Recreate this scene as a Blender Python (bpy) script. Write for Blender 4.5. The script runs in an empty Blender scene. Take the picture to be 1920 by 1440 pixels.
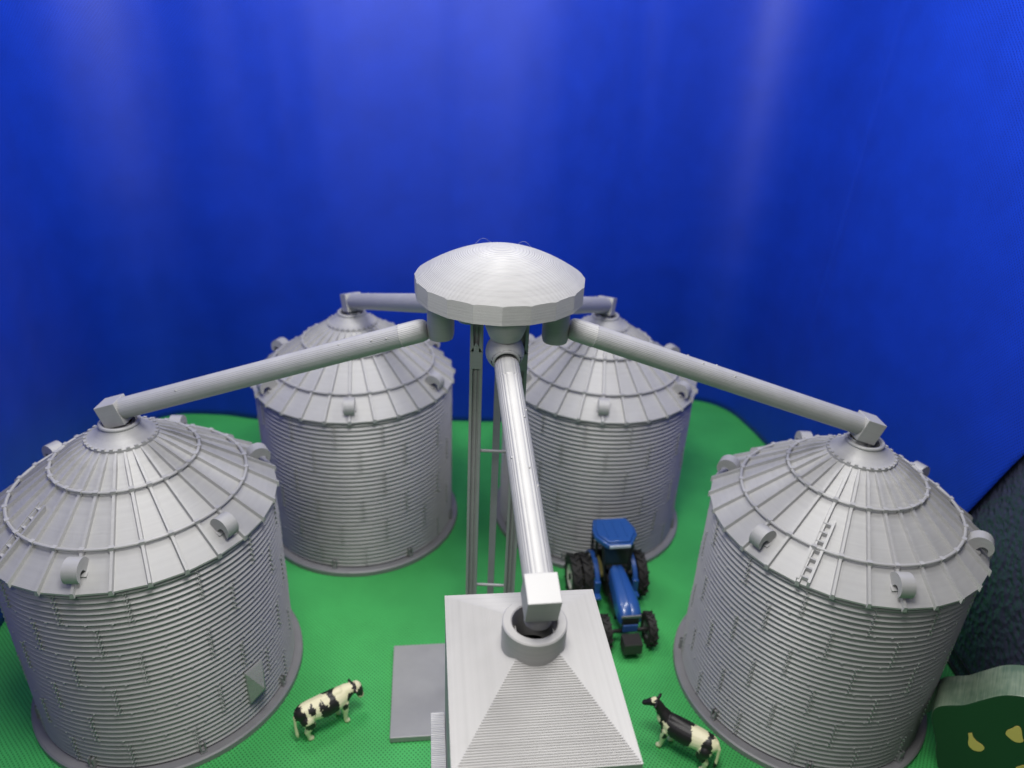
import bpy, bmesh, math, random
from mathutils import Vector, Matrix, noise
R = math.radians
PI = math.pi
scene = bpy.context.scene
scene.unit_settings.system = 'METRIC'
scene.unit_settings.scale_length = 0.072        # 1 unit = 72 mm: the radius of one toy grain bin
col = scene.collection
rng = random.Random(7)

# ------------------------------------------------------------------ mesh helpers
class MB:
    def __init__(s):
        s.v = []; s.f = []; s.m = Matrix.Identity(4)
    def add(s, vs, fs):
        o = len(s.v)
        s.v += [tuple(s.m @ Vector(p)) for p in vs]
        s.f += [tuple(i + o for i in f) for f in fs]
        return s
    def box(s, x0, x1, y0, y1, z0, z1):
        return s.add([(x0,y0,z0),(x1,y0,z0),(x1,y1,z0),(x0,y1,z0),(x0,y0,z1),(x1,y0,z1),(x1,y1,z1),(x0,y1,z1)],
                     [(0,3,2,1),(4,5,6,7),(0,1,5,4),(1,2,6,5),(2,3,7,6),(3,0,4,7)])
    def hexa(s, p):
        return s.add(p, [(0,3,2,1),(4,5,6,7),(0,1,5,4),(1,2,6,5),(2,3,7,6),(3,0,4,7)])
    def lathe(s, prof, n=64, close=False, a0=0.0):
        k = len(prof)
        vs = [(r*math.cos(a0+2*PI*i/n), r*math.sin(a0+2*PI*i/n), z) for i in range(n) for r, z in prof]
        fs = []
        kk = k if close else k-1
        for i in range(n):
            j = (i+1) % n
            for q in range(kk):
                w = (q+1) % k
                fs.append((i*k+q, j*k+q, j*k+w, i*k+w))
        return s.add(vs, fs)
    def torus(s, R_, r, z, n=96, m=10):
        return s.lathe([(R_+r*math.cos(2*PI*q/m), z+r*math.sin(2*PI*q/m)) for q in range(m)], n, True)
    def disc(s, r, z, n=64, up=True):
        vs = [(r*math.cos(2*PI*i/n), r*math.sin(2*PI*i/n), z) for i in range(n)]
        return s.add(vs, [tuple(range(n)) if up else tuple(reversed(range(n)))])
    def tube(s, pts, rad, n=12, cap=True):
        pts = [Vector(p) for p in pts]
        if not isinstance(rad, (list, tuple)): rad = [rad]*len(pts)
        vs = []; prev = None
        for i, p in enumerate(pts):
            t = (pts[min(i+1, len(pts)-1)] - pts[max(i-1, 0)]).normalized()
            ref = prev if prev is not None else (Vector((0,0,1)) if abs(t.z) < .9 else Vector((1,0,0)))
            u = (ref - t*ref.dot(t)).normalized(); w = t.cross(u); prev = u
            vs += [tuple(p + u*(rad[i]*math.cos(2*PI*k/n)) + w*(rad[i]*math.sin(2*PI*k/n))) for k in range(n)]
        fs = [(i*n+k, i*n+(k+1) % n, (i+1)*n+(k+1) % n, (i+1)*n+k) for i in range(len(pts)-1) for k in range(n)]
        if cap:
            fs.append(tuple(reversed(range(n)))); fs.append(tuple(range((len(pts)-1)*n, len(pts)*n)))
        return s.add(vs, fs)
    def prism(s, poly, y0, y1):
        """poly in (x,z), extruded along y"""
        n = len(poly)
        vs = [(x, y0, z) for x, z in poly] + [(x, y1, z) for x, z in poly]
        fs = [(i, (i+1) % n, n+(i+1) % n, n+i) for i in range(n)]
        fs.append(tuple(reversed(range(n)))); fs.append(tuple(range(n, 2*n)))
        return s.add(vs, fs)
    def prismz(s, poly, z0, z1):
        n = len(poly)
        vs = [(x, y, z0) for x, y in poly] + [(x, y, z1) for x, y in poly]
        fs = [(i, (i+1) % n, n+(i+1) % n, n+i) for i in range(n)]
        fs.append(tuple(reversed(range(n)))); fs.append(tuple(range(n, 2*n)))
        return s.add(vs, fs)
    def ball(s, c, r, sc=(1,1,1), n=12, m=8):
        vs = [(c[0], c[1], c[2]+r*sc[2])]
        for j in range(1, m):
            for i in range(n):
                a, b = 2*PI*i/n, PI*j/m
                vs.append((c[0]+r*sc[0]*math.sin(b)*math.cos(a), c[1]+r*sc[1]*math.sin(b)*math.sin(a), c[2]+r*sc[2]*math.cos(b)))
        vs.append((c[0], c[1], c[2]-r*sc[2]))
        fs = [(0, 1+i, 1+(i+1) % n) for i in range(n)]
        for j in range(m-2):
            for i in range(n):
                a = 1+j*n+i; b = 1+j*n+(i+1) % n
                fs.append((a, a+n, b+n, b))
        L = len(vs)-1; o = 1+(m-2)*n
        fs += [(L, o+(i+1) % n, o+i) for i in range(n)]
        return s.add(vs, fs)
    def mesh(s, name):
        me = bpy.data.meshes.new(name)
        me.from_pydata(s.v, [], s.f)
        bm = bmesh.new(); bm.from_mesh(me)
        bmesh.ops.recalc_face_normals(bm, faces=bm.faces)
        bm.to_mesh(me); bm.free()
        return me
    def build(s, name, mat, parent=None, smooth=30, bevel=0, loc=None, rot=None):
        me = s.mesh(name)
        me.materials.append(mat)
        if smooth:
            me.shade_smooth(); me.set_sharp_from_angle(angle=R(smooth))
        o = bpy.data.objects.new(name, me); col.objects.link(o)
        if parent: o.parent = parent
        if loc: o.location = loc
        if rot: o.rotation_euler = rot
        if bevel:
            b = o.modifiers.new('bevel', 'BEVEL'); b.width = bevel; b.segments = 2; b.limit_method = 'ANGLE'; b.angle_limit = R(40)
            b.harden_normals = False
        return o

def tag(o, label=None, cat=None, group=None, kind=None):
    if label: o['label'] = label
    if cat: o['category'] = cat
    if group: o['group'] = group
    if kind: o['kind'] = kind
    return o
def empty(name, loc=(0,0,0), rz=0):
    o = bpy.data.objects.new(name, None); col.objects.link(o)
    o.location = loc; o.rotation_euler = (0,0,rz); o.empty_display_size = .1
    return o
def copy_tree(o, parent=None):
    c = o.copy(); col.objects.link(c)
    if parent: c.parent = parent
    for ch in [x for x in col.objects if x.parent == o]:
        copy_tree(ch, c)
    return c

# ------------------------------------------------------------------ materials
def mat(name, color, rough=.5, metal=0.0, spec=.5):
    m = bpy.data.materials.new(name); m.use_nodes = True
    b = m.node_tree.nodes['Principled BSDF']
    b.inputs['Base Color'].default_value = (*color, 1); b.inputs['Roughness'].default_value = rough
    b.inputs['Metallic'].default_value = metal; b.inputs['Specular IOR Level'].default_value = spec
    return m
def nd(m, t, **kw):
    n = m.node_tree.nodes.new(t)
    for k, v in kw.items(): setattr(n, k, v)
    return n
def lk(m, a, b): m.node_tree.links.new(a, b)
def math_(m, op, a, b=None, c=None):
    n = nd(m, 'ShaderNodeMath', operation=op)
    for i, x in enumerate((a, b, c)):
        if x is None: continue
        if isinstance(x, (int, float)): n.inputs[i].default_value = x
        else: lk(m, x, n.inputs[i])
    return n.outputs[0]

def printed(name, color, pitch=.0042, bump=.35, depth=.35, metal=.14, rough=.47, axis=2, blot=.05):
    """silver filament print: fine layer lines stacked along one local axis, faint blotches"""
    m = mat(name, color, rough, metal)
    b = m.node_tree.nodes['Principled BSDF']
    tc = nd(m, 'ShaderNodeTexCoord'); sx = nd(m, 'ShaderNodeSeparateXYZ'); lk(m, tc.outputs['Object'], sx.inputs[0])
    nz = nd(m, 'ShaderNodeTexNoise'); nz.inputs['Scale'].default_value = 9; nz.inputs['Detail'].default_value = 3
    lk(m, tc.outputs['Object'], nz.inputs['Vector'])
    # layer height wanders a little
    w1 = nd(m, 'ShaderNodeTexNoise', noise_dimensions='1D'); w1.inputs['Scale'].default_value = 60
    lk(m, sx.outputs[axis], w1.inputs['W'])
    ph = math_(m, 'MULTIPLY', sx.outputs[axis], 2*PI/pitch)
    s = math_(m, 'SINE', ph)
    s = math_(m, 'ABSOLUTE', s)
    h = math_(m, 'ADD', s, math_(m, 'MULTIPLY', w1.outputs['Fac'], 1.5))
    bp = nd(m, 'ShaderNodeBump'); bp.inputs['Strength'].default_value = bump; bp.inputs['Distance'].default_value = pitch*depth
    lk(m, h, bp.inputs['Height']); lk(m, bp.outputs['Normal'], b.inputs['Normal'])
    rp = nd(m, 'ShaderNodeMapRange'); rp.inputs['From Min'].default_value = .3; rp.inputs['From Max'].default_value = .7
    rp.inputs['To Min'].default_value = 1-blot; rp.inputs['To Max'].default_value = 1+blot*.4
    lk(m, nz.outputs['Fac'], rp.inputs['Value'])
    w2 = math_(m, 'MULTIPLY_ADD', w1.outputs['Fac'], .16, .92)
    hv = nd(m, 'ShaderNodeHueSaturation'); hv.inputs['Color'].default_value = (*color, 1)
    lk(m, math_(m, 'MULTIPLY', rp.outputs[0], w2), hv.inputs['Value']); lk(m, hv.outputs[0], b.inputs['Base Color'])
    rr = nd(m, 'ShaderNodeMapRange'); rr.inputs['To Min'].default_value = rough-.08; rr.inputs['To Max'].default_value = rough+.1
    lk(m, nz.outputs['Fac'], rr.inputs['Value']); lk(m, rr.outputs[0], b.inputs['Roughness'])
    return m

def nonwoven(name, color, pit, pitch=.019, bump=.6, rough=.55, wob=.0, spec=.5, sheen=0.0, coords='Object', u=0, v=1, ang=0.0, stretch=1.5):
    """spun-bond fabric: a staggered grid of small pressed dimples"""
    m = mat(name, color, rough, 0, spec)
    b = m.node_tree.nodes['Principled BSDF']
    if sheen:
        b.inputs['Sheen Weight'].default_value = sheen; b.inputs['Sheen Roughness'].default_value = .35
        b.inputs['Sheen Tint'].default_value = (.55,.6,1,1)
    tc = nd(m, 'ShaderNodeTexCoord')
    src = tc.outputs[coords]
    sx = nd(m, 'ShaderNodeSeparateXYZ'); lk(m, src, sx.inputs[0])
    wn = nd(m, 'ShaderNodeTexNoise'); wn.inputs['Scale'].default_value = 5; wn.inputs['Detail'].default_value = 4; lk(m, src, wn.inputs['Vector'])
    ws = nd(m, 'ShaderNodeSeparateColor'); lk(m, wn.outputs['Color'], ws.inputs[0])
    U = math_(m, 'MULTIPLY_ADD', ws.outputs[0], .022, sx.outputs[u]); V = math_(m, 'MULTIPLY_ADD', ws.outputs[1], .022, sx.outputs[v])
    k = PI/pitch
    a = math_(m, 'ADD', math_(m, 'MULTIPLY', U, k*math.cos(ang)), math_(m, 'MULTIPLY', V, k*math.sin(ang)))
    c = math_(m, 'ADD', math_(m, 'MULTIPLY', U, -k*stretch*math.sin(ang)), math_(m, 'MULTIPLY', V, k*stretch*math.cos(ang)))
    d = math_(m, 'MULTIPLY', math_(m, 'SINE', math_(m, 'ADD', a, c)), math_(m, 'SINE', math_(m, 'SUBTRACT', a, c)))
    d = math_(m, 'ABSOLUTE', d)
    e = nd(m, 'ShaderNodeMapRange', interpolation_type='SMOOTHSTEP'); e.inputs['From Min'].default_value = .48; e.inputs['From Max'].default_value = .95
    e.inputs['To Min'].default_value = 1; e.inputs['To Max'].default_value = 0
    lk(m, d, e.inputs['Value'])          # 1 in the threads, 0 in the dimples
    nz = nd(m, 'ShaderNodeTexNoise'); nz.inputs['Scale'].default_value = 2.2; nz.inputs['Detail'].default_value = 6; nz.inputs['Roughness'].default_value = .6
    lk(m, src, nz.inputs['Vector'])
    mx = nd(m, 'ShaderNodeMix', data_type='RGBA'); mx.inputs['A'].default_value = (*pit, 1); mx.inputs['B'].default_value = (*color, 1)
    lk(m, e.outputs[0], mx.inputs['Factor'])
    hv = nd(m, 'ShaderNodeHueSaturation'); lk(m, mx.outputs['Result'], hv.inputs['Color'])
    lk(m, math_(m, 'MULTIPLY_ADD', nz.outputs['Fac'], .5, .75), hv.inputs['Value'])
    lk(m, hv.outputs[0], b.inputs['Base Color'])
    bp = nd(m, 'ShaderNodeBump'); bp.inputs['Strength'].default_value = bump; bp.inputs['Distance'].default_value = .004
    lk(m, e.outputs[0], bp.inputs['Height']); lk(m, bp.outputs['Normal'], b.inputs['Normal'])
    return m

GREY = (.345, .345, .348)
M = {}
M['print'] = printed('silver_print', GREY)
M['wall'] = printed('silver_print_wall', GREY, bump=.15)
M['pipe'] = printed('silver_print_pipe', GREY, pitch=.020, bump=.45, depth=.22, metal=.12, rough=.46, blot=.06)
M['dome'] = printed('silver_print_dome', GREY, pitch=.0085, bump=.9, depth=.5, blot=.04)
M['house'] = printed('silver_print_house', (.375,.37,.365), pitch=.0078, bump=.0, depth=.55, metal=.12, blot=.03)  # same silver plastic, colour lightened for the strong light close to the lamps
M['annex'] = printed('silver_print_annex', (.50,.50,.50), pitch=.024, bump=.7, depth=.2, metal=.12, axis=1, blot=.03)  # same plastic again, light falling on the annex top put into a paler colour
M['slab'] = printed('silver_print_slab', GREY, bump=.0, blot=.05)
M['base'] = printed('silver_print_base', (.25,.245,.26), bump=.1, blot=.06)  # same plastic in a darker colour, shade at the bin foot painted in
M['green'] = nonwoven('green_fabric', (.058,.43,.106), (.008,.14,.028), pitch=.0326, bump=.5, ang=R(8), stretch=.88)
M['blue'] = nonwoven('blue_fabric', (.0020,.031,.38), (.0004,.007,.12), pitch=.033, bump=.4, rough=.50, spec=.30, sheen=.08, coords='UV', ang=R(4), stretch=.9)
M['tyre'] = mat('tyre_rubber', (.018,.017,.017), .75)
M['black'] = mat('black_plastic', (.015,.015,.016), .45)
M['weight'] = mat('dark_grey_plastic', (.035,.032,.033), .5)
M['tblue'] = mat('tractor_blue_paint', (.020,.082,.30), .34)
M['tblue'].node_tree.nodes['Principled BSDF'].inputs['Coat Weight'].default_value = .4
M['cream'] = mat('cream_rim_plastic', (.62,.62,.50), .5)
M['white'] = mat('white_print', (.62,.68,.78), .5)
M['glass'] = mat('dark_window_plastic', (.015,.03,.022), .15)
M['steel'] = mat('grey_trim', (.22,.22,.24), .4, .6)
M['seat'] = mat('seat_tan', (.25,.22,.07), .7)

# wooden tree paint
def paint_wood():
    m = mat('dark_green_paint', (.010,.042,.018), .42)
    b = m.node_tree.nodes['Principled BSDF']
    tc = nd(m, 'ShaderNodeTexCoord'); nz = nd(m, 'ShaderNodeTexNoise'); nz.inputs['Scale'].default_value = 30; nz.inputs['Detail'].default_value = 5
    lk(m, tc.outputs['Object'], nz.inputs['Vector'])
    bp = nd(m, 'ShaderNodeBump'); bp.inputs['Strength'].default_value = .12; bp.inputs['Distance'].default_value = .01
    lk(m, nz.outputs['Fac'], bp.inputs['Height']); lk(m, bp.outputs['Normal'], b.inputs['Normal'])
    return m
def sawn_wood():
    m = mat('worn_green_sawn_edge', (.12,.17,.12), .38)
    b = m.node_tree.nodes['Principled BSDF']
    tc = nd(m, 'ShaderNodeTexCoord'); mp = nd(m, 'ShaderNodeMapping'); mp.inputs['Scale'].default_value = (60, 3, 60)
    lk(m, tc.outputs['Object'], mp.inputs[0])
    nz = nd(m, 'ShaderNodeTexNoise'); nz.inputs['Scale'].default_value = 1.6; nz.inputs['Detail'].default_value = 6
    lk(m, mp.outputs[0], nz.inputs['Vector'])
    n2 = nd(m, 'ShaderNodeTexNoise'); n2.inputs['Scale'].default_value = 5; n2.inputs['Detail'].default_value = 4; lk(m, tc.outputs['Object'], n2.inputs['Vector'])
    rp = nd(m, 'ShaderNodeValToRGB'); rp.color_ramp.elements[0].position = .42; rp.color_ramp.elements[0].color = (.10,.16,.11,1)
    rp.color_ramp.elements[1].position = .68; rp.color_ramp.elements[1].color = (.25,.31,.23,1)
    f = math_(m, 'ADD', math_(m, 'MULTIPLY', nz.outputs['Fac'], .38), math_(m, 'MULTIPLY', n2.outputs['Fac'], .64))
    lk(m, f, rp.inputs[0]); lk(m, rp.outputs[0], b.inputs['Base Color'])
    bp = nd(m, 'ShaderNodeBump'); bp.inputs['Strength'].default_value = .15; bp.inputs['Distance'].default_value = .01
    lk(m, nz.outputs['Fac'], bp.inputs['Height']); lk(m, bp.outputs['Normal'], b.inputs['Normal'])
    return m
M['tree'] = paint_wood(); M['sawn'] = sawn_wood()
M['pear'] = mat('yellow_paint', (.62,.47,.13), .55)

def embossed():
    m = mat('embossed_black_plastic', (.036,.040,.070), .31, 0, .9)  # blue in the base colour stands in for the drape's reflection on black plastic
    b = m.node_tree.nodes['Principled BSDF']
    tc = nd(m, 'ShaderNodeTexCoord')
    mp = nd(m, 'ShaderNodeMapping'); mp.inputs['Scale'].default_value = (1, 1.0, .75); lk(m, tc.outputs['Object'], mp.inputs[0])
    vo = nd(m, 'ShaderNodeTexVoronoi', feature='SMOOTH_F1'); vo.inputs['Scale'].default_value = 19; vo.inputs['Smoothness'].default_value = .6
    lk(m, mp.outputs[0], vo.inputs['Vector'])
    nz = nd(m, 'ShaderNodeTexNoise'); nz.inputs['Scale'].default_value = 26; nz.inputs['Detail'].default_value = 2; lk(m, tc.outputs['Object'], nz.inputs['Vector'])
    h = math_(m, 'ADD', vo.outputs['Distance'], math_(m, 'MULTIPLY', nz.outputs['Fac'], .5))
    bp = nd(m, 'ShaderNodeBump'); bp.inputs['Strength'].default_value = .85; bp.inputs['Distance'].default_value = .024
    lk(m, h, bp.inputs['Height']); lk(m, bp.outputs['Normal'], b.inputs['Normal'])
    return m
M['panel'] = embossed()

def cow_mat():
    m = mat('cow_paint', (.7,.66,.45), .5)
    b = m.node_tree.nodes['Principled BSDF']
    a = nd(m, 'ShaderNodeVertexColor', layer_name='hide'); lk(m, a.outputs['Color'], b.inputs['Base Color'])
    return m
M['cow'] = cow_mat()

# ------------------------------------------------------------------ setting: green cloth and blue drape
mb = MB()
NX, NY = 130, 130
vs = []; fs = []
for j in range(NY+1):
    for i in range(NX+1):
        x = -7 + 14*i/NX; y = -1.5 + 13.5*j/NY
        d = math.hypot(x, y-4.6)
        k = min(1, max(0, (d-3.9)/2.0))
        z = -.004 + k*(.035*noise.noise(Vector((x*.7, y*.7, 3.1))) - .01)
        vs.append((x, y, z))
for j in range(NY):
    for i in range(NX):
        a = j*(NX+1)+i; fs.append((a, a+1, a+NX+2, a+NX+1))
ground = mb.add(vs, fs).build('ground', M['green'], smooth=180)
tag(ground, 'green dimpled fabric sheet spread under the toy farm', 'ground', kind='structure')

def catmull(P, n):
    out = []
    for i in range(len(P)-1):
        p0 = Vector(P[max(i-1,0)]); p1 = Vector(P[i]); p2 = Vector(P[i+1]); p3 = Vector(P[min(i+2,len(P)-1)])
        for k in range(n):
            t = k/n
            out.append(.5*((2*p1)+(p2-p0)*t+(2*p0-5*p1+4*p2-p3)*t*t+(3*p1-p0-3*p2+p3)*t**3))
    out.append(Vector(P[-1]))
    return out
foot = [(-4.15,2.2),(-4.32,3.6),(-4.44,4.9),(-4.75,6.2),(-4.95,7.2),(-4.92,8.0),(-4.55,8.52),(-3.9,8.62),(-3.3,8.54),(-2.4,8.6),(-1.5,8.68),(-.78,8.74),(-.2,8.78),
        (.7,9.02),(1.8,9.46),(2.4,9.66),(2.85,9.66),(3.15,9.42),(3.33,8.95),(3.46,8.4),(3.64,7.6),(3.8,6.8),(3.93,6.1),(3.97,5.0),(3.97,3.4)]
fp = catmull(foot, 12)
W_ = 15
fps = [sum((fp[min(max(i+d, 0), len(fp)-1)] for d in range(-W_, W_+1)), Vector((0,0)))/(2*W_+1) for i in range(len(fp))]
cum = [0]
for a, b in zip(fp, fp[1:]): cum.append(cum[-1] + (b-a).length)
H = 7.2; NZ = 60
vs = []; uv = []
for i, p in enumerate(fp):
    t = (fp[min(i+1, len(fp)-1)] - fp[max(i-1, 0)]).normalized(); nrm = Vector((-t.y, t.x))
    s = cum[i]
    for j in range(NZ+1):
        z = -.03 + (H+.03)*j/NZ
        amp = min(1, .25 + z/3.2)
        w = sum(a_*math.exp(-((p.x + .02*z - x_)/w_)**2) for x_, w_, a_ in ((-2.0,.55,.06),(-.55,.22,-.05),(.25,.4,.03),(1.4,.7,-.03))) + .03*noise.noise(Vector((s*.9, z*.2, 5))) + .012*noise.noise(Vector((s*2.6, z*.5, 9)))
        foldamp = min(1, max(0, (cum[-1]-3.0-s)/1.5)) * min(1, .25+max(0, (s-2.5)/2.5))
        e_ = min(1, i/20, (len(fp)-1-i)/60); k_ = min(1, max(0, z-.3)/2.6)*e_; pb = p.lerp(fps[i], k_)
        q = Vector((pb.x, pb.y)) - nrm*(w*amp*foldamp) + nrm*(.12*max(0, z-2)*.4)
        vs.append((q.x, q.y, z)); uv.append((s, z))
fs = []
for i in range(len(fp)-1):
    for j in range(NZ):
        z = H*(j+.5)/NZ; y = (fp[i].y+fp[i+1].y)/2
        fs.append((i*(NZ+1)+j, (i+1)*(NZ+1)+j, (i+1)*(NZ+1)+j+1, i*(NZ+1)+j+1))
# trim the free near-right border to the slanted hanging edge
i0 = len(fp)-1
start = next(i for i, p in enumerate(fp) if p.y < 8.2 and p.x > 3)
for j in range(NZ+1):
    z = vs[i0*(NZ+1)+j][2]
    ye = 4.91 - .397*(z-2.17)
    y0 = fp[start].y
    colv = [vs[i*(NZ+1)+j] for i in range(start, i0+1)]
    for i in range(start, i0+1):
        f = (i-start)/(i0-start); yt = y0 + (ye-y0)*f
        k = 0
        while k < len(colv)-2 and colv[k+1][1] > yt: k += 1
        a, b = colv[k], colv[k+1]; g = (a[1]-yt)/max(1e-6, a[1]-b[1]); g = min(1.3, max(0, g))
        vs[i*(NZ+1)+j] = (a[0]+(b[0]-a[0])*g, yt, z)
        ua = cum[start]; uv[i*(NZ+1)+j] = (ua + (y0-yt), z)
mb = MB().add(vs, fs)
me = bpy.data.meshes.new('backdrop'); me.from_pydata(mb.v, [], mb.f)
ul = me.uv_layers.new(name='UVMap')
for lp in me.loops: ul.data[lp.index].uv = uv[lp.vertex_index]
me.materials.append(M['blue']); me.shade_smooth()
drape = bpy.data.objects.new('backdrop', me); col.objects.link(drape)
so = drape.modifiers.new('thickness', 'SOLIDIFY'); so.thickness = .006; so.offset = 0
tag(drape, 'blue fabric backdrop hanging in soft folds around the toy farm', 'backdrop', kind='structure')

# ------------------------------------------------------------------ grain bins
NR = 28
ZE, SL = 1.715, .735
def zroof(r): return ZE + SL*(1-r)
def make_bin():
    root = empty('grain_bin')
    b = MB()
    b.lathe([(.93,.055),(1.022,.055),(1.035,.045),(1.035,0),(.93,0)], 128, True)
    b.build('base_ring', M['base'], root)
    # corrugated wall with bolted seams
    b = MB(); NC, z0, z1 = 36, .056, 1.700
    pit = (z1-z0)/NC
    prof = [(.952, z0)] + [(.949+.021*((1-math.cos(2*PI*(k/8)))/2)**1.8, z0+pit*k/8) for k in range(NC*8+1)]
    b.lathe(prof, 144)
    rl = random.Random(3)
    def bolt(a, z, w=.006, h=.005, t=.007):
        ca, sa = math.cos(a), math.sin(a); r0, r1 = .962, .969+t
        p = []
        for r in (r0, r1):
            ww = w if r == r0 else w*.6; hh = h if r == r0 else h*.6
            for s, q in ((-1,-1),(1,-1),(1,1),(-1,1)):
                p.append((r*ca-s*ww*sa, r*sa+s*ww*ca, z+q*hh))
        b.hexa(p)
    for tier in range(6):
        zt = z1 - tier*6*pit
        off = (tier % 2)*.5
        for k in range(14):
            if rl.random() < .22: continue
            a = 2*PI*(k+off)/14 + .07
            for q in range(6):
                zz = zt - pit*(q+.5)
                for da in (-.013, .013):
                    bolt(a+da, zz + (.3*pit if da > 0 else 0)*.5)
                if q < 5: bolt(a, zz-pit*.5, .003, .012, .003)
        if tier:
            for k in range(44):
                a = 2*PI*(k+.3*rl.random())/44
                bolt(a, zt+.5*pit-.004, .010, .004, .005)
    wall = b.build('wall', M['wall'], root, smooth=60)
    # roof of 28 flat sheets with standing ribs
    b = MB()
    ri, ro = .215, .988
    pts = []
    for k in range(NR):
        a = 2*PI*k/NR
        for r in (ri, ro): pts.append((r*math.cos(a), r*math.sin(a), zroof(r)))
        pts.append((ro*math.cos(a), ro*math.sin(a), zroof(ro)-.014))
        pts.append((.94*math.cos(a), .94*math.sin(a), zroof(ro)-.014))
    fs = []
    for k in range(NR):
        j = (k+1) % NR
        fs += [(k*4, k*4+1, j*4+1, j*4), (k*4+1, k*4+2, j*4+2, j*4+1), (k*4+2, k*4+3, j*4+3, j*4+2)]
    b.add(pts, fs)
    for k in range(NR):
        a = 2*PI*k/NR
        b.m = Matrix.Rotation(a, 4, 'Z')
        wo = .0165
        for (ra, ha), (rb_, hb) in (((ri, .0), (.33, .025)), ((.33, .025), (1.0, .028))):
            A = []
            for r, h in ((ra, ha), (rb_, hb)):
                z = zroof(r); q = .6 if r < .3 else 1
                for y in (-wo*q, wo*q): A.append((r, y, z-.010))
                for y in (wo*.55*q, -wo*.55*q): A.append((r, y, z+h))
            b.hexa(A)
        # clips where the ribs pass the hoops
        for rr_ in (.782, .480):
            b.box(rr_-.015, rr_+.015, -.016, .016, zroof(rr_)+.004, zroof(rr_)+.042)
    b.m = Matrix.Identity(4)
    b.build('roof', M['print'], root, smooth=0)
    for rr_ in (.782, .480):
        MB().torus(rr_, .0115, zroof(rr_)+.028, 112, 8).build('roof_hoop', M['print'], root)
    # collar
    b = MB()
    b.lathe([(.20,zroof(.236)-.02),(.240,zroof(.236)-.008),(.240,zroof(.236)+.016),(.205,2.303),(.170,2.330),(.145,2.354),(.131,2.374),(.131,2.384),(.104,2.384),(.104,2.20)], 72)
    for k in range(NR):
        b.m = Matrix.Rotation(2*PI*(k+.5)/NR, 4, 'Z'); b.box(.222, .2385, -.011, .011, zroof(.236)+.004, zroof(.236)+.0275)
    b.m = Matrix.Identity(4)
    c = b.build('collar', M['print'], root)
    MB().torus(.122, .0145, 2.384, 72, 12).build('rim', M['print'], c)
    # gooseneck vents
    ar = math.atan(SL)
    for k in range(6):
        b = MB(); r = .885
        b.m = Matrix.Rotation(R(30+60*k), 4, 'Z') @ Matrix.Translation((r, 0, zroof(r))) @ Matrix.Rotation(ar*.55, 4, 'Y')
        O, I, cz = .084, .034, .038
        out = [(-.005+O*math.cos(R(t)), cz+O*math.sin(R(t))) for t in range(205, -21, -9)]
        inn = [(.022+I*math.cos(R(t)), cz-.016+I*math.sin(R(t))) for t in range(5, 200, 15)]
        b.prism(out + inn + [(-.03,-.03),(-.085,-.03)], -.047, .047)
        b.box(-.09, .02, -.06, .06, -.02, .004)
        b.build('roof_vent', M['print'], root, smooth=35)
    # roof ladder
    b = MB(); b.m = Matrix.Rotation(R(-127), 4, 'Z')
    for y in (-.036, .036):
        A = []
        for r in (.60, .985):
            z = zroof(r)
            A += [(r, y-.009, z-.005), (r, y+.009, z-.005), (r, y+.009, z+.034), (r, y-.009, z+.034)]
        b.hexa(A)
    for k in range(7):
        r = .625+.055*k
        b.box(r-.010, r+.010, -.036, .036, zroof(r)-.002, zroof(r)+.024)
    b.build('ladder', M['print'], root, smooth=0)
    # anchors at the wall foot
    for k in range(8):
        b = MB(); b.m = Matrix.Rotation(R(-104+45*k), 4, 'Z')
        b.box(.955, .992, -.022, -.012, .055, .155); b.box(.955, .992, .012, .022, .055, .155)
        b.box(.955, .998, -.022, .022, .0545, .068)
        b.m = b.m @ Matrix.Translation((.985, 0, .07)); b.lathe([(.013,0),(.013,.018),(0,.018)], 8)
        b.build('anchor', M['base'], root)
    # unloading hopper on the wall
    b = MB(); b.m = Matrix.Rotation(R(-31), 4, 'Z')
    b.add([(.955,-.080,.555),(.955,.080,.555),(.955,-.080,.24),(.955,.080,.24),(1.060,0,.375),(.978,-.080,.555),(.978,.080,.555),(.978,-.080,.24),(.978,.080,.24)],
          [(5,6,4),(6,8,4),(8,7,4),(7,5,4),(0,1,6,5),(1,3,8,6),(3,2,7,8),(2,0,5,7)])
    b.build('hopper', M['print'], wall, smooth=0)
    return root
BINS = [((-2.713,4.386), 4,  'near left silver grain bin with triangular hopper beside the grazing cow'),
        ((2.565,4.615), 1.5, 'near right silver grain bin beside the green wooden tree and black panel'),
        ((-1.576,6.61), 189, 'back left silver grain bin between the near left bin and the tower'),
        ((.894,6.842), 177,  'back right silver grain bin behind the blue tractor')]
proto = make_bin()
for i, ((x, y), rz, lab) in enumerate(BINS):
    o = proto if i == 0 else copy_tree(proto)
    o.location = (x, y, 0); o.rotation_euler = (0, 0, R(rz))
    tag(o, lab, 'grain bin', 'silver toy grain bins')

# ------------------------------------------------------------------ distribution tower
HX, HY = -.105, 4.40
tw = empty('distribution_tower', (HX, HY, 0))
tag(tw, 'tall grey tower with a round dome on slim legs feeding five pipes', 'tower')
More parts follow.
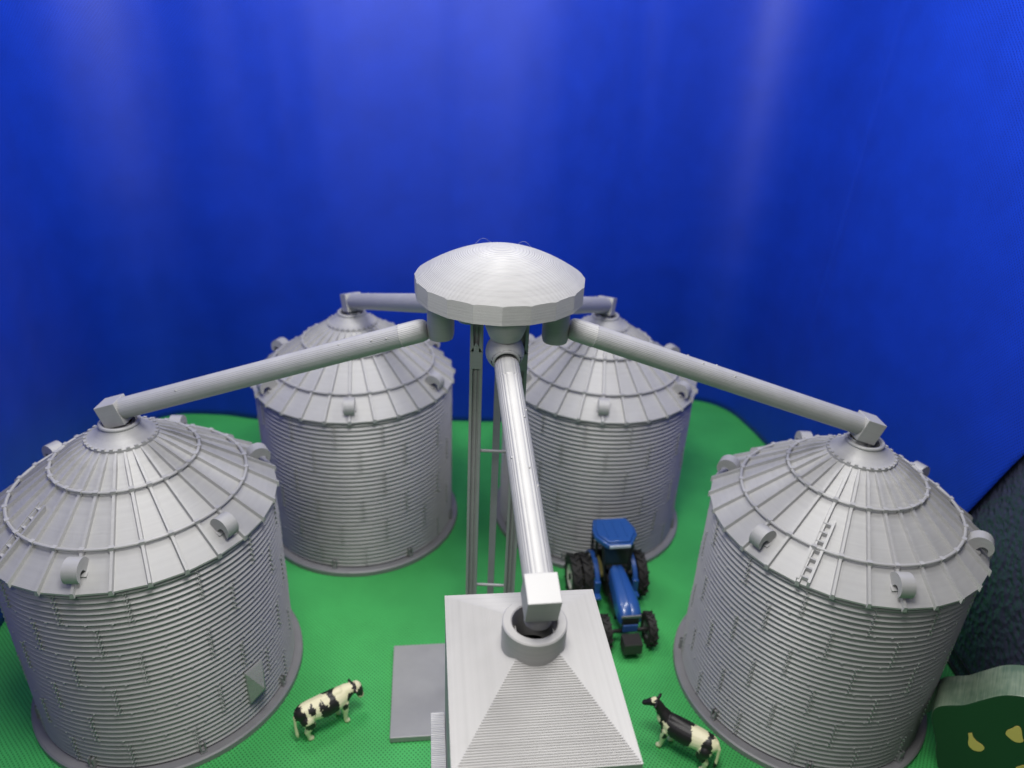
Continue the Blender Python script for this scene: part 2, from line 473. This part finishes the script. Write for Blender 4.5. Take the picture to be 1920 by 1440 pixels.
# dome: 20-sided rim, cap of revolution
b = MB(); NS, SUB, RD = 20, 6, .533
ZR, CAP = 3.567, .190
def capz(r):
    k = r/.55
    return ZR-.0 + CAP*(1-.62*k*k-.38*k**1.0*.9) - CAP*.03
n = NS*SUB; rings = 26; vs = []
def polyr(a):
    st = 2*PI/NS; t = (a % st) - st/2
    return RD*math.cos(st/2)/math.cos(t)
cz = ZR+CAP
def dome_z(r):
    k = r/RD
    return cz - CAP*(.90*k**2.0 + .10*k)
vs.append((0,0,cz-.004))
for q in range(1, rings+1):
    for i in range(n):
        a = 2*PI*i/n + .06; r = polyr(2*PI*i/n)*q/rings
        vs.append((r*math.cos(a), r*math.sin(a), dome_z(r)))
fs = [(0, 1+i, 1+(i+1) % n) for i in range(n)]
for q in range(rings-1):
    for i in range(n):
        a = 1+q*n+i; c = 1+q*n+(i+1) % n
        fs.append((a, a+n, c+n, c))
o_ = len(vs); top = 1+(rings-1)*n
for r_s, z in ((1.0, 3.452), (.93, 3.450)):
    for i in range(n):
        a = 2*PI*i/n + .06; r = polyr(2*PI*i/n)*r_s
        vs.append((r*math.cos(a), r*math.sin(a), z))
for i in range(n):
    j = (i+1) % n
    fs += [(top+i, o_+i, o_+j, top+j), (o_+i, o_+n+i, o_+n+j, o_+j)]
fs.append(tuple(o_+n+i for i in range(n)))
b.add(vs, fs)
dome = b.build('dome', M['dome'], tw, smooth=12)
# spouts under the rim
AZ = {}
TARGET = {'L': (-2.713,4.386), 'R': (2.565,4.615), 'RL': (-1.576,6.61), 'RR': (.894,6.842)}
for k, (x, y) in TARGET.items(): AZ[k] = math.atan2(y-HY, x-HX)
for k, a in AZ.items():
    b = MB(); b.m = Matrix.Translation((.372*math.cos(a), .372*math.sin(a), 0))
    b.lathe([(.088,3.4505),(.088,3.17),(.080,3.135),(.066,3.13),(.0,3.13)], 40)
    b.build('spout', M['print'], tw)
fa = math.atan2(2.60-HY, .165-HX)
fx, fy = .355*math.cos(fa), .355*math.sin(fa)
b = MB(); b.m = Matrix.Translation((fx, fy, 0))
b.lathe([(.122,3.4505),(.122,3.375),(.112,3.35),(.104,3.33),(.092,3.305),(.07,3.30),(0,3.30)], 48)
b.build('spout', M['print'], tw)
# ball socket with a window for the front pipe
b = MB(); cdir = Vector((math.cos(fa)*.93, math.sin(fa)*.93, -.36)).normalized()
bc = Vector((fx, fy, 3.215)); rb = .117
vs = []; fs = []; nu, nv = 64, 40
for sh, rr_ in ((0, rb), (1, rb*.84)):
    o_ = len(vs); keep = []
    for j in range(nv+1):
        for i in range(nu):
            d = Vector((math.sin(PI*j/nv)*math.cos(2*PI*i/nu), math.sin(PI*j/nv)*math.sin(2*PI*i/nu), math.cos(PI*j/nv)))
            vs.append(tuple(bc + d*rr_)); keep.append(d.dot(cdir) < .70)
    for j in range(nv):
        for i in range(nu):
            q = (j*nu+i, (j+1)*nu+i, (j+1)*nu+(i+1) % nu, j*nu+(i+1) % nu)
            if all(keep[x] for x in q): fs.append(tuple(x+o_ for x in (q if sh == 0 else q[::-1])))
b.add(vs, fs)
# lip round the window
u = cdir.cross(Vector((0,0,1))).normalized(); w = u.cross(cdir)
ring = []
for k in range(49):
    t = 2*PI*k/48; d = cdir*.72 + (u*math.cos(t)+w*math.sin(t))*.694
    ring.append(bc + d*(rb*.925))
b.tube(ring, .0105, 8, False)
b.build('ball_socket', M['print'], tw)
# legs: channel section, three of them
def channel(w, d, t):
    return [(-w/2,-d/2),(-w/2+t,-d/2),(-w/2+t,d/2-t),(-t*.35,d/2-t),(-t*.35,d/2-t*1.6),(t*.35,d/2-t*1.6),(t*.35,d/2-t),(w/2-t,d/2-t),(w/2-t,-d/2),(w/2,-d/2),(w/2,d/2),(-w/2,d/2)]
legs = [((-.132,-.10), 0), ((.157,-.10), 0), ((.010,.145), R(90))]
for (x, y), rz in legs:
    b = MB(); b.m = Matrix.Translation((x, y, 0)) @ Matrix.Rotation(rz, 4, 'Z')
    b.prismz(channel(.082, .05, .018), .05, 3.4505)
    if rz == 0:
        b.box(-.039, .039, -.029, -.0255, 2.98, 3.10)
        for sg in (-1, 1): b.hexa([(sg*.036,-.029,3.101),(sg*.016,-.029,3.101),(sg*.016,-.0255,3.101),(sg*.036,-.0255,3.101),(sg*.039,-.029,3.42),(sg*.032,-.029,3.42),(sg*.032,-.0255,3.42),(sg*.039,-.0255,3.42)])
        b.hexa([(-.036,-.029,3.1005),(.036,-.029,3.1005),(.036,-.0255,3.1005),(-.036,-.0255,3.1005),(-.004,-.029,3.16),(.004,-.029,3.16),(.004,-.0255,3.16),(-.004,-.0255,3.16)])
    b.build('leg', M['print'], tw, smooth=0)
for z in (.30, 1.14, 2.34):
    for i in range(1):
        (x0, y0), _ = legs[i]; (x1, y1), _ = legs[(i+1) % 3]
        MB().tube([(x0+.02, y0+.008, z), (x1-.02, y1+.008, z)], .011, 8).build('brace', M['print'], tw)
b = MB(); b.m = Matrix.Translation((.01, -.075, 0)) @ Matrix.Rotation(R(7.3), 4, 'Z')
b.box(-.775, .775, -.46, .46, 0, .055)
b.build('base_slab', M['slab'], tw, smooth=0, bevel=.006)
# stray print strings on the dome
for px, py, dx, dy, h in ((-.17,.16,.10,.05,.030),(.10,.14,.09,.03,.026),(-.38,-.02,.02,.03,.02)):
    b = MB(); P = []
    for k in range(9):
        t = k/8; x = px+dx*t; y = py+dy*t
        P.append((x, y, dome_z(math.hypot(x, y)) + h*math.sin(PI*min(1, t*1.1)) + .002))
    b.tube(P, .0005, 5)
    b.build('stray_string', M['print'], dome)

# ------------------------------------------------------------------ pipes
PL = {'L': 'long grey grain pipe from the dome to the near left bin',
      'R': 'long grey grain pipe from the dome to the near right bin',
      'RL': 'grey grain pipe behind the dome reaching the back left bin',
      'RR': 'grey grain pipe behind the dome reaching the back right bin',
      'F': 'bright grey grain pipe slanting down from the dome to the square roof'}
def make_pipe(key, p0, p1, boxlen=.150):
    """p0 upper end at the spout, p1 end at the elbow; local x runs down the pipe"""
    p0 = Vector(p0); p1 = Vector(p1); d = p1-p0; L = d.length
    root = empty('grain_pipe', p0)
    az = math.atan2(d.y, d.x); el = math.asin(-d.z/L)
    root.rotation_euler = (0, el, az)
    tag(root, PL[key], 'grain pipe', 'grain pipes fed by the tower')
    b = MB(); rt = .0755
    b.tube([(-.035,0,0),(-.022,0,0),(0,0,0),(.025,0,0),(.14,0,0),(.142,0,0),(.15,0,0),(L,0,0)], [.056,.067,.073,.0755,.0755,.078,.0745,.0745], 40)
    rr = random.Random(key)
    for k in range(5):      # print blobs
        x = .15+rr.random()*(L-.3); a = rr.uniform(.2, 2.4)
        b.ball((x, .0745*math.cos(a), .0745*math.sin(a)), .006, (1.6,1,1), 6, 4)
    b.build('tube', M['pipe'], root, smooth=50)
    b = MB()
    b.box(L, L+boxlen, -.078, .078, -.094, .0760)
    e = b.build('elbow_block', M['print'], root, smooth=0, bevel=.004)
    b = MB(); b.m = Matrix.Translation((L+boxlen*.5, 0, -.112)) @ Matrix.Rotation(-el, 4, 'Y')
    b.lathe([(.066,.02),(.066,-.075),(.05,-.078),(.05,.0),(0,.0)], 32)
    b.build('outlet', M['pipe'], e)
    return root
for k, (x, y) in TARGET.items():
    a = AZ[k]; c, s = math.cos(a), math.sin(a)
    D = math.hypot(x-HX, y-HY)
    r0, r1 = .492, D-(.055 if k == 'L' else .085)
    zc = 2.480 if k == 'L' else 2.497
    sl = .330
    make_pipe(k, (HX+c*r0, HY+s*r0, zc+sl*(D-r0)), (HX+c*r1, HY+s*r1, zc+sl*(D-r1)))
make_pipe('F', (-.038, 3.985, 3.158), (.168, 2.632, 2.703), .155)

# ------------------------------------------------------------------ square roofed building under the front pipe
bd = empty('square_building', (.167, 2.607, 0), .129)
tag(bd, 'pale square building with pyramid roof and round collar in the foreground', 'building')
A_, B_ = .417, .542; ze, za = 2.1494, 2.4713
b = MB()
q_ = .21; zt = za-(za-ze)*q_
NL = 46                                   # every printed layer is a real step
loops = []
for k in range(NL):
    z0 = ze + (zt-ze)*k/NL; z1 = ze + (zt-ze)*(k+1)/NL; f = 1-(1-q_)*k/NL
    loops += [(f, z0), (f, z1)]
loops = [(1, ze-.03)] + loops + [(q_, zt)]
vs = [(f*sx*A_, f*sy*B_, z) for f, z in loops for sx, sy in ((-1,-1),(1,-1),(1,1),(-1,1))]
fs = [(4*k+c, 4*k+(c+1) % 4, 4*k+4+(c+1) % 4, 4*k+4+c) for k in range(len(loops)-1) for c in range(4)]
b.add(vs, fs)
roof = b.build('roof', M['house'], bd, smooth=0)
b = MB(); b.m = Matrix.Translation((-.010, -.020, 0))
b.lathe([(.154,2.34),(.154,2.497),(.148,2.503),(.114,2.503),(.108,2.497),(.108,2.30)], 72)
b.build('roof_collar', M['house'], roof)
b = MB(); wx, wy, wz = A_-.003, B_-.003, ze-.031
b.add([(-wx,-wy,0),(wx,-wy,0),(wx,wy,0),(-wx,wy,0),(-wx,-wy,wz),(wx,-wy,wz),(wx,wy,wz),(-wx,wy,wz)], [(0,1,5,4),(1,2,6,5),(2,3,7,6),(3,0,4,7)])
b.build('wall', M['print'], bd, smooth=0, bevel=.004)
b = MB(); b.box(-.502, -A_+.001, -.50, .53, 0, 1.24)
b.build('annex', M['annex'], bd, smooth=0, bevel=.004)

# ------------------------------------------------------------------ blue toy tractor
tr = empty('toy_tractor', (1.03, 5.55, 0), R(-90+9))
tag(tr, 'blue toy tractor with doubled rear tyres parked by the back right bin', 'tractor')
def wheel(x, y, r, w, rimmat, out):
    b = MB(); b.m = Matrix.Translation((x, y, r)) @ Matrix.Rotation(R(90), 4, 'X')
    b.lathe([(r*.56,-w*.42),(r*.80,-w*.5),(r*.93,-w*.44),(r*.94,-w*.2),(r*.94,w*.2),(r*.93,w*.44),(r*.80,w*.5),(r*.56,w*.42)], 48, True)
    nl = 13
    for k in range(nl):
        for s in (-1, 1):
            b.m = Matrix.Translation((x, y, r)) @ Matrix.Rotation(R(90), 4, 'X') @ Matrix.Rotation(2*PI*(k+(.5 if s > 0 else 0))/nl, 4, 'Z')
            h = .045*r/.2
            b.hexa([(r*.93,-.004,-s*w*.02),(r*.93,.012,-s*w*.02),(r*.90,.012+h,s*w*.5),(r*.90,-.004+h,s*w*.5),
                    (r*1.03,-.004,-s*w*.02),(r*1.03,.012,-s*w*.02),(r*1.01,.012+h,s*w*.49),(r*1.01,-.004+h,s*w*.49)])
    t = b.build('wheel', M['tyre'], tr, smooth=25)
    b = MB(); b.m = Matrix.Translation((x, y, r)) @ Matrix.Rotation(R(90), 4, 'X')
    o = -out
    b.lathe([(r*.60, o*w*.42),(r*.54, o*w*.36),(r*.5, o*w*.16),(r*.22, o*w*.12),(r*.2, o*w*.3),(0, o*w*.32)], 32)
    b.lathe([(r*.58, -o*w*.40),(r*.5, -o*w*.2),(0, -o*w*.2)], 32)
    b.build('rim', rimmat, t)
# viewer's left is the tractor's right (local -y)
wheel(0, -.245, .215, .098, M['cream'], -1)
wheel(0, -.355, .215, .098, M['cream'], -1)
wheel(0, .285, .215, .100, M['cream'], 1)
wheel(.66, .205, .150, .078, M['steel'], 1)
wheel(.66, -.205, .150, .078, M['steel'], -1)
b = MB()      # hood
def loft(sections):
    n = len(sections[0]); vs = [p for s in sections for p in s]
    fs = [(i*n+k, i*n+(k+1) % n, (i+1)*n+(k+1) % n, (i+1)*n+k) for i in range(len(sections)-1) for k in range(n)]
    fs += [tuple(reversed(range(n))), tuple(range((len(sections)-1)*n, len(sections)*n))]
    return vs, fs
def hood_sec(x, w, zt, zb):
    h = w/2
    return [(x,-h,zb),(x,-h,zt-.05),(x,-h*.92,zt-.022),(x,-h*.66,zt-.004),(x,-h*.10,zt),(x,0,zt-.008),(x,h*.10,zt),(x,h*.66,zt-.004),(x,h*.92,zt-.022),(x,h,zt-.05),(x,h,zb)]
b.add(*loft([hood_sec(.17,.135,.475,.30), hood_sec(.32,.160,.468,.30), hood_sec(.50,.190,.452,.29), hood_sec(.60,.205,.430,.28), hood_sec(.675,.200,.405,.28), hood_sec(.705,.185,.375,.28)]))
hood = b.build('hood', M['tblue'], tr, smooth=40)
b = MB(); b.box(.702, .717, -.088, .088, .345, .372); b.build('headlight_bar', M['steel'], hood, smooth=0, bevel=.003)
b = MB(); b.box(.700, .713, -.075, .075, .20, .33)
for k in range(6): b.box(.711, .719, -.07, .07, .215+.019*k, .222+.019*k)
b.build('grille', M['black'], hood, smooth=0)
b = MB()
b.box(.0, .69, -.062, .062, .16, .30); b.box(-.16, .22, -.085, .085, .14, .34); b.box(.28, .52, -.085, .085, .15, .24)
b.tube([(0,-.40,.215),(0,.33,.215)], .03, 12); b.tube([(.66,-.21,.15),(.66,.21,.15)], .018, 10)
b.build('chassis', M['black'], tr, smooth=30)
b = MB(); b.box(.62, .73, -.068, .068, .20, .275); b.build('nose_bracket', M['tblue'], tr, smooth=0, bevel=.005)
b = MB(); b.box(.74, .87, -.082, .082, .075, .185)
for k in range(10): b.box(.74, .865, -.080+.0165*k, -.071+.0165*k, .184, .198)
b.build('front_weight', M['weight'], tr, smooth=0, bevel=.003)
# cab
b = MB()
for x0, y0, x1, y1 in ((.17,-.10,.14,-.145),(.17,.10,.14,.145),(-.15,-.15,-.16,-.165),(-.15,.15,-.16,.165),(.02,-.158,.01,-.165),(.02,.158,.01,.165)):
    b.tube([(x0,y0,.30),(x1,y1,.68)], .013, 8)
b.box(.15,.185,-.10,.10,.44,.47); b.box(-.17,-.14,-.15,.15,.34,.40)
b.build('cab_frame', M['black'], tr, smooth=30)
b = MB(); b.box(-.145,.13,-.13,.13,.30,.34); b.box(-.10,.02,-.06,.06,.34,.42); b.box(-.11,-.07,-.06,.06,.40,.56)
b.build('seat', M['seat'], tr, smooth=0, bevel=.01)
b = MB(); b.add([(.155,-.105,.47),(.155,.105,.47),(.138,.14,.68),(.138,-.14,.68),(.150,-.105,.47),(.150,.105,.47),(.133,.14,.68),(.133,-.14,.68)],[(0,1,2,3),(7,6,5,4),(0,4,5,1),(1,5,6,2),(2,6,7,3),(3,7,4,0)])
b.build('windscreen', M['glass'], tr, smooth=0)
b = MB()
hexp = [(-.20,-.165),(-.20,.165),(-.05,.205),(.05,.20),(.185,.115),(.185,-.115),(.05,-.20),(-.05,-.205)]
b.prismz(hexp, .68, .73)
b.prismz([(x*.9, y*.88) for x, y in hexp], .728, .750)
cr = b.build('cab_roof', M['tblue'], tr, smooth=30, bevel=.012)
b = MB()
for y in (-.09, 0, .09): b.box(-.13, .10, y-.006, y+.006, .748, .756)
b.build('roof_rib', M['tblue'], cr, smooth=0)
b = MB(); r9 = random.Random(2); y = -.095
while y < .09:
    w = r9.uniform(.009, .016); b.box(.168, .1995, y, y+w, .697, .721); y += w+.005
b.build('roof_marking', M['white'], cr, smooth=0)
for s in (-1, 1):
    b = MB(); y0 = .165 if s > 0 else -.20
    P = []
    for k in range(15):
        a = R(25+ 135*k/14); P.append((.0+.245*math.cos(a), .215+.245*math.sin(a)))
    Q = [(x*.93, .215+(z-.215)*.93) for x, z in reversed(P)]
    b.prism(P+Q, y0, y0+.045)
    b.box(.18, .235, y0-.005, y0+.05, .19, .33)
    b.box(.17, .30, y0-.01, y0+.05, .175, .20)
    b.build('fender', M['tblue'], tr, smooth=35, bevel=.006)

# ------------------------------------------------------------------ cows
def capsule_chain(b, pts):
    for (p, r), (q, s) in zip(pts, pts[1:]):
        p, q = Vector(p), Vector(q); n = max(2, int((q-p).length/(.35*min(r, s)))+1)
        for k in range(n+1):
            t = k/n; b.ball(tuple(p.lerp(q, t)), r+(s-r)*t, (1,1,1), 14, 10)
def make_cow(name, head_pts, ears, patches, legs_, tail):
    b = MB()
    capsule_chain(b, [((-.190,0,.240),.052), ((-.165,0,.236),.066), ((-.10,0,.226),.076), ((0,0,.214),.085), ((.08,0,.218),.082), ((.14,0,.232),.068), ((.18,0,.248),.054)])
    capsule_chain(b, [((-.185,0,.268),.032), ((-.10,0,.270),.036), ((.02,0,.270),.036), ((.12,0,.276),.036)])
    b.ball((-.115,0,.135), .030, (1.0,1.1,1.0), 20, 14)
    for lg in legs_: capsule_chain(b, lg)
    capsule_chain(b, head_pts)
    for e in ears: b.ball(*e)
    capsule_chain(b, tail)
    me = b.mesh('tmp'); o = bpy.data.objects.new('tmp', me); col.objects.link(o)
    rm = o.modifiers.new('r', 'REMESH'); rm.mode = 'VOXEL'; rm.voxel_size = .0045
    sm = o.modifiers.new('s', 'SMOOTH'); sm.factor = .5; sm.iterations = 5
    dg = bpy.context.evaluated_depsgraph_get()
    m2 = bpy.data.meshes.new_from_object(o.evaluated_get(dg)); bpy.data.objects.remove(o)
    m2.name = name; m2.materials.clear(); m2.materials.append(M['cow']); m2.shade_smooth()
    ca = m2.color_attributes.new('hide', 'FLOAT_COLOR', 'POINT')
    for i, v in enumerate(m2.vertices):
        c = Vector(v.co)
        jit = .011*noise.noise(c*45) + .008*noise.noise(c*95+Vector((3,1,2)))
        blk = False
        for (px, pz, rx, rz, side, sgn) in patches:
            if side and c.y*side < -.008: continue
            e = math.hypot((c.x-px)/rx, (c.z-pz)/rz)
            if e < 1.13 + jit/min(rx, rz): blk = sgn
        ca.data[i].color = (.013,.011,.012,1) if blk else (.86,.80,.54,1)
    obj = bpy.data.objects.new(name, m2); col.objects.link(obj)
    return obj
def legset(fr, hr, fl, hl):
    out = []
    for s, (f, h) in ((-1, (fr, hr)), (1, (fl, hl))):
        y = .048*s
        out.append([((.135,y*.8,.19), .040), ((.140+f*.3,y,.13), .026), ((.138+f*.6,y,.085), .0195), ((.136+f*.9,y,.035), .0155), ((.142+f,y,.020), .020), ((.152+f,y,.012), .019)])
        out.append([((-.160,y*.85,.20), .054), ((-.135+h*.3,y,.145), .036), ((-.172+h*.6,y,.092), .0215), ((-.160+h*.9,y,.040), .017), ((-.154+h,y,.020), .021), ((-.142+h,y,.012), .019)])
    return out
# grazing-like cow, seen on its right side (local -y)
head1 = [((.165,0,.252), .055), ((.200,-.005,.262), .045), ((.232,-.008,.262), .043), ((.255,-.004,.252), .045), ((.272,-.006,.222), .037), ((.282,-.010,.188), .029), ((.284,-.012,.170), .029)]
ears1 = [((.232,-.056,.274), .019, (.7,1.5,.6), 10, 8), ((.228,.045,.274), .019, (.7,1.5,.6), 10, 8)]
P1 = [(.015,.225,.062,.085,-1,True), (.035,.285,.030,.06,-1,True), (-.025,.27,.034,.022,-1,True), (.012,.160,.026,.03,-1,True), (.0,.292,.022,.022,0,False),
      (-.115,.270,.022,.024,-1,True), (-.205,.245,.036,.052,0,True), (-.150,.165,.042,.032,-1,True), (.135,.185,.022,.028,-1,True), (.185,.235,.024,.036,-1,True), (.215,.212,.03,.022,-1,True),
      (.258,.224,.052,.046,-1,True), (.252,.292,.03,.024,0,False), (.228,.285,.014,.03,0,True), (.05,.24,.07,.06,1,True), (-.14,.22,.05,.05,1,True)]
cow1 = make_cow('toy_cow', head1, ears1, P1, legset(0,0,-.03,.05), [((-.222,0,.268), .013), ((-.240,-.006,.235), .012), ((-.243,-.012,.150), .0105), ((-.240,-.016,.075), .014), ((-.236,-.018,.045), .008)])
cow1.location = (-1.319, 3.90, 0); cow1.rotation_euler = (0,0,R(36)); cow1.scale = (1.0,1.08,1.08)
tag(cow1, 'mostly cream toy cow with lowered head near the left bin', 'toy cow', 'black and cream toy cows')
# alert cow, head raised, seen on its left side (local +y)
head2 = [((.16,0,.255), .056), ((.205,.002,.300), .042), ((.240,.005,.345), .034), ((.262,.008,.362), .034), ((.290,.018,.352), .028), ((.318,.030,.338), .021), ((.330,.035,.332), .0205)]
ears2 = [((.238,.050,.376), .017, (.7,1.6,.7), 10, 8), ((.250,-.038,.384), .017, (.7,1.5,1.0), 10, 8)]
P2 = [(.03,.235,.078,.085,0,True), (.10,.300,.11,.032,0,True), (.01,.17,.045,.028,1,True), (.205,.315,.055,.06,0,True), (.29,.36,.09,.05,0,True), (.178,.215,.020,.055,1,True),
      (.215,.255,.022,.030,1,False), (.29,.312,.04,.012,0,False), (-.168,.225,.034,.075,0,True), (-.145,.150,.036,.042,1,True), (-.105,.29,.014,.02,1,False), (.130,.150,.018,.030,1,True),
      (-.245,.085,.02,.028,0,True), (-.01,.122,.06,.014,1,True), (.272,.392,.013,.014,1,False)]
cow2 = make_cow('toy_cow', head2, ears2, P2, legset(-.03,.04,.02,-.02), [((-.222,0,.268), .015), ((-.244,.006,.235), .013), ((-.247,.014,.150), .0105), ((-.244,.018,.085), .014), ((-.240,.020,.055), .008)])
cow2.location = (1.446, 3.805, 0); cow2.rotation_euler = (0,0,R(147)); cow2.scale = (1.05,1.08,1.06)
tag(cow2, 'toy cow with black head raised and black back near the right bin', 'toy cow', 'black and cream toy cows')

# ------------------------------------------------------------------ green wooden tree
th = R(33)
T0 = Vector((3.215, 3.775, 0))
wt = empty('wooden_tree', T0, -th)           # local x along the front face, local +y to the back
tag(wt, 'dark green wooden toy tree with yellow pears in the lower right corner', 'toy tree')
pts = [(.135,.12),(.085,.26),(.072,.32),(.03,.42),(-.012,.52),(-.028,.60),(-.008,.67),(.05,.725),(.126,.785),(.19,.87),(.28,.985),(.36,1.045),(.44,1.07),(.54,1.05),(.64,.985),(.72,.90),(.79,.85),(.88,.79),(.92,.68),(.90,.56),(.86,.44),(.83,.32),(.80,.20),(.72,.11),(.60,.07),(.46,.06),(.30,.06),(.20,.07)]
pts3 = catmull([(*p, 0) for p in pts + [pts[0]]], 5)[:-1]
TH = .33
b = MB(); b.prism([(p.x, p.y) for p in pts3], 0, TH)
me = b.mesh('crown'); me.materials.append(M['sawn']); me.materials.append(M['tree'])
for f in me.polygons:
    if abs(f.normal.y) > .9: f.material_index = 1
me.shade_smooth(); me.set_sharp_from_angle(angle=R(40))
crown = bpy.data.objects.new('crown', me); col.objects.link(crown); crown.parent = wt
bv = crown.modifiers.new('bevel', 'BEVEL'); bv.width = .006; bv.segments = 2; bv.limit_method = 'ANGLE'
b = MB(); b.box(.36, .54, .04, TH-.04, 0, .09); b.build('trunk', M['tree'], wt, smooth=0)
def pear(poly):
    p3 = catmull([(*p, 0) for p in poly + [poly[0]]], 5)[:-1]
    MB().prism([(p.x, p.y) for p in p3], -.004, .004).build('pear', M['pear'], crown, smooth=0)
pear([(.218,.555),(.236,.572),(.252,.545),(.285,.520),(.322,.510),(.339,.487),(.326,.450),(.29,.432),(.258,.445),(.24,.475),(.232,.515)])
pear([(.425,.765),(.440,.800),(.460,.806),(.478,.785),(.498,.735),(.513,.705),(.500,.680),(.470,.668),(.430,.682),(.408,.700),(.408,.735)])
pear([(.545,.455),(.575,.50),(.61,.53),(.645,.50),(.64,.44),(.60,.41),(.56,.42)])

# ------------------------------------------------------------------ black embossed panel
bp_ = empty('black_panel', (4.02, 4.6, 0), 0)
tag(bp_, 'glossy black embossed panel standing upright at the right edge', 'panel')
MB().box(0, .05, -2.0, 1.0, .004, 2.9).build('sheet', M['panel'], bp_, smooth=0)
for z0, z1, t in ((0, .034, .012), (.118, .126, .004), (.150, .172, .006)):
    MB().box(-t, -.0005, -2.0, 1.0, z0+.002, z1).build('trim_strip', M['black'], bp_, smooth=0)

# ------------------------------------------------------------------ light
w = bpy.data.worlds.new('World'); scene.world = w; w.use_nodes = True
w.node_tree.nodes['Background'].inputs[0].default_value = (.93,.96,1.0,1); w.node_tree.nodes['Background'].inputs[1].default_value = .085
def area(name, loc, target, sx, sy, power, colr=(1,1,1)):
    l = bpy.data.lights.new(name, 'AREA'); l.shape = 'RECTANGLE'; l.size = sx; l.size_y = sy; l.energy = power; l.color = colr
    o = bpy.data.objects.new(name, l); col.objects.link(o); o.location = loc
    o.rotation_euler = (Vector(target)-Vector(loc)).to_track_quat('-Z', 'Y').to_euler()
    return o
def bulb(loc, power, rad, colr):
    l = bpy.data.lights.new('soft_lamp', 'POINT'); l.energy = power; l.shadow_soft_size = rad; l.color = colr
    o = bpy.data.objects.new('soft_lamp', l); col.objects.link(o); o.location = loc
    return o
bulb((-2.4, 5.5, 7.2), 520, .9, (1.0,.985,.96))
bulb((2.0, 5.5, 7.2), 520, .9, (1.0,.985,.96))
bulb((-.1, 2.3, 7.9), 1350, 1.1, (1.0,.975,.94))
bulb((-1.3, -.3, 6.6), 260, .8, (1.0,.98,.95))  # added fill from the camera side, lifts the near walls and front cloth

# ------------------------------------------------------------------ camera
cam = bpy.data.cameras.new('camera'); co = bpy.data.objects.new('camera', cam); col.objects.link(co)
cam.sensor_width = 36; cam.lens = 1383.17/1920*36
pit, rol = R(27.034), R(2.728)
f = Vector((0, math.cos(pit), -math.sin(pit))); u0 = Vector((0, math.sin(pit), math.cos(pit))); r0 = Vector((1,0,0))
rt = r0*math.cos(rol) + u0*math.sin(rol); up = -r0*math.sin(rol) + u0*math.cos(rol)
mw = Matrix(((rt.x, up.x, -f.x, 0), (rt.y, up.y, -f.y, 0), (rt.z, up.z, -f.z, 5.063), (0,0,0,1)))
co.matrix_world = mw
cam.clip_start = .05; cam.clip_end = 200
cam.dof.use_dof = True; cam.dof.focus_distance = 4.3; cam.dof.aperture_fstop = .69; cam.dof.aperture_blades = 0
scene.camera = co
scene.render.engine = 'CYCLES'
scene.view_settings.view_transform = 'Standard'; scene.view_settings.look = 'None'
scene.view_settings.exposure = .14; scene.view_settings.gamma = 1; scene.view_settings.use_curve_mapping = False
scene.cycles.use_denoising = True
scene.cycles.max_bounces = 6
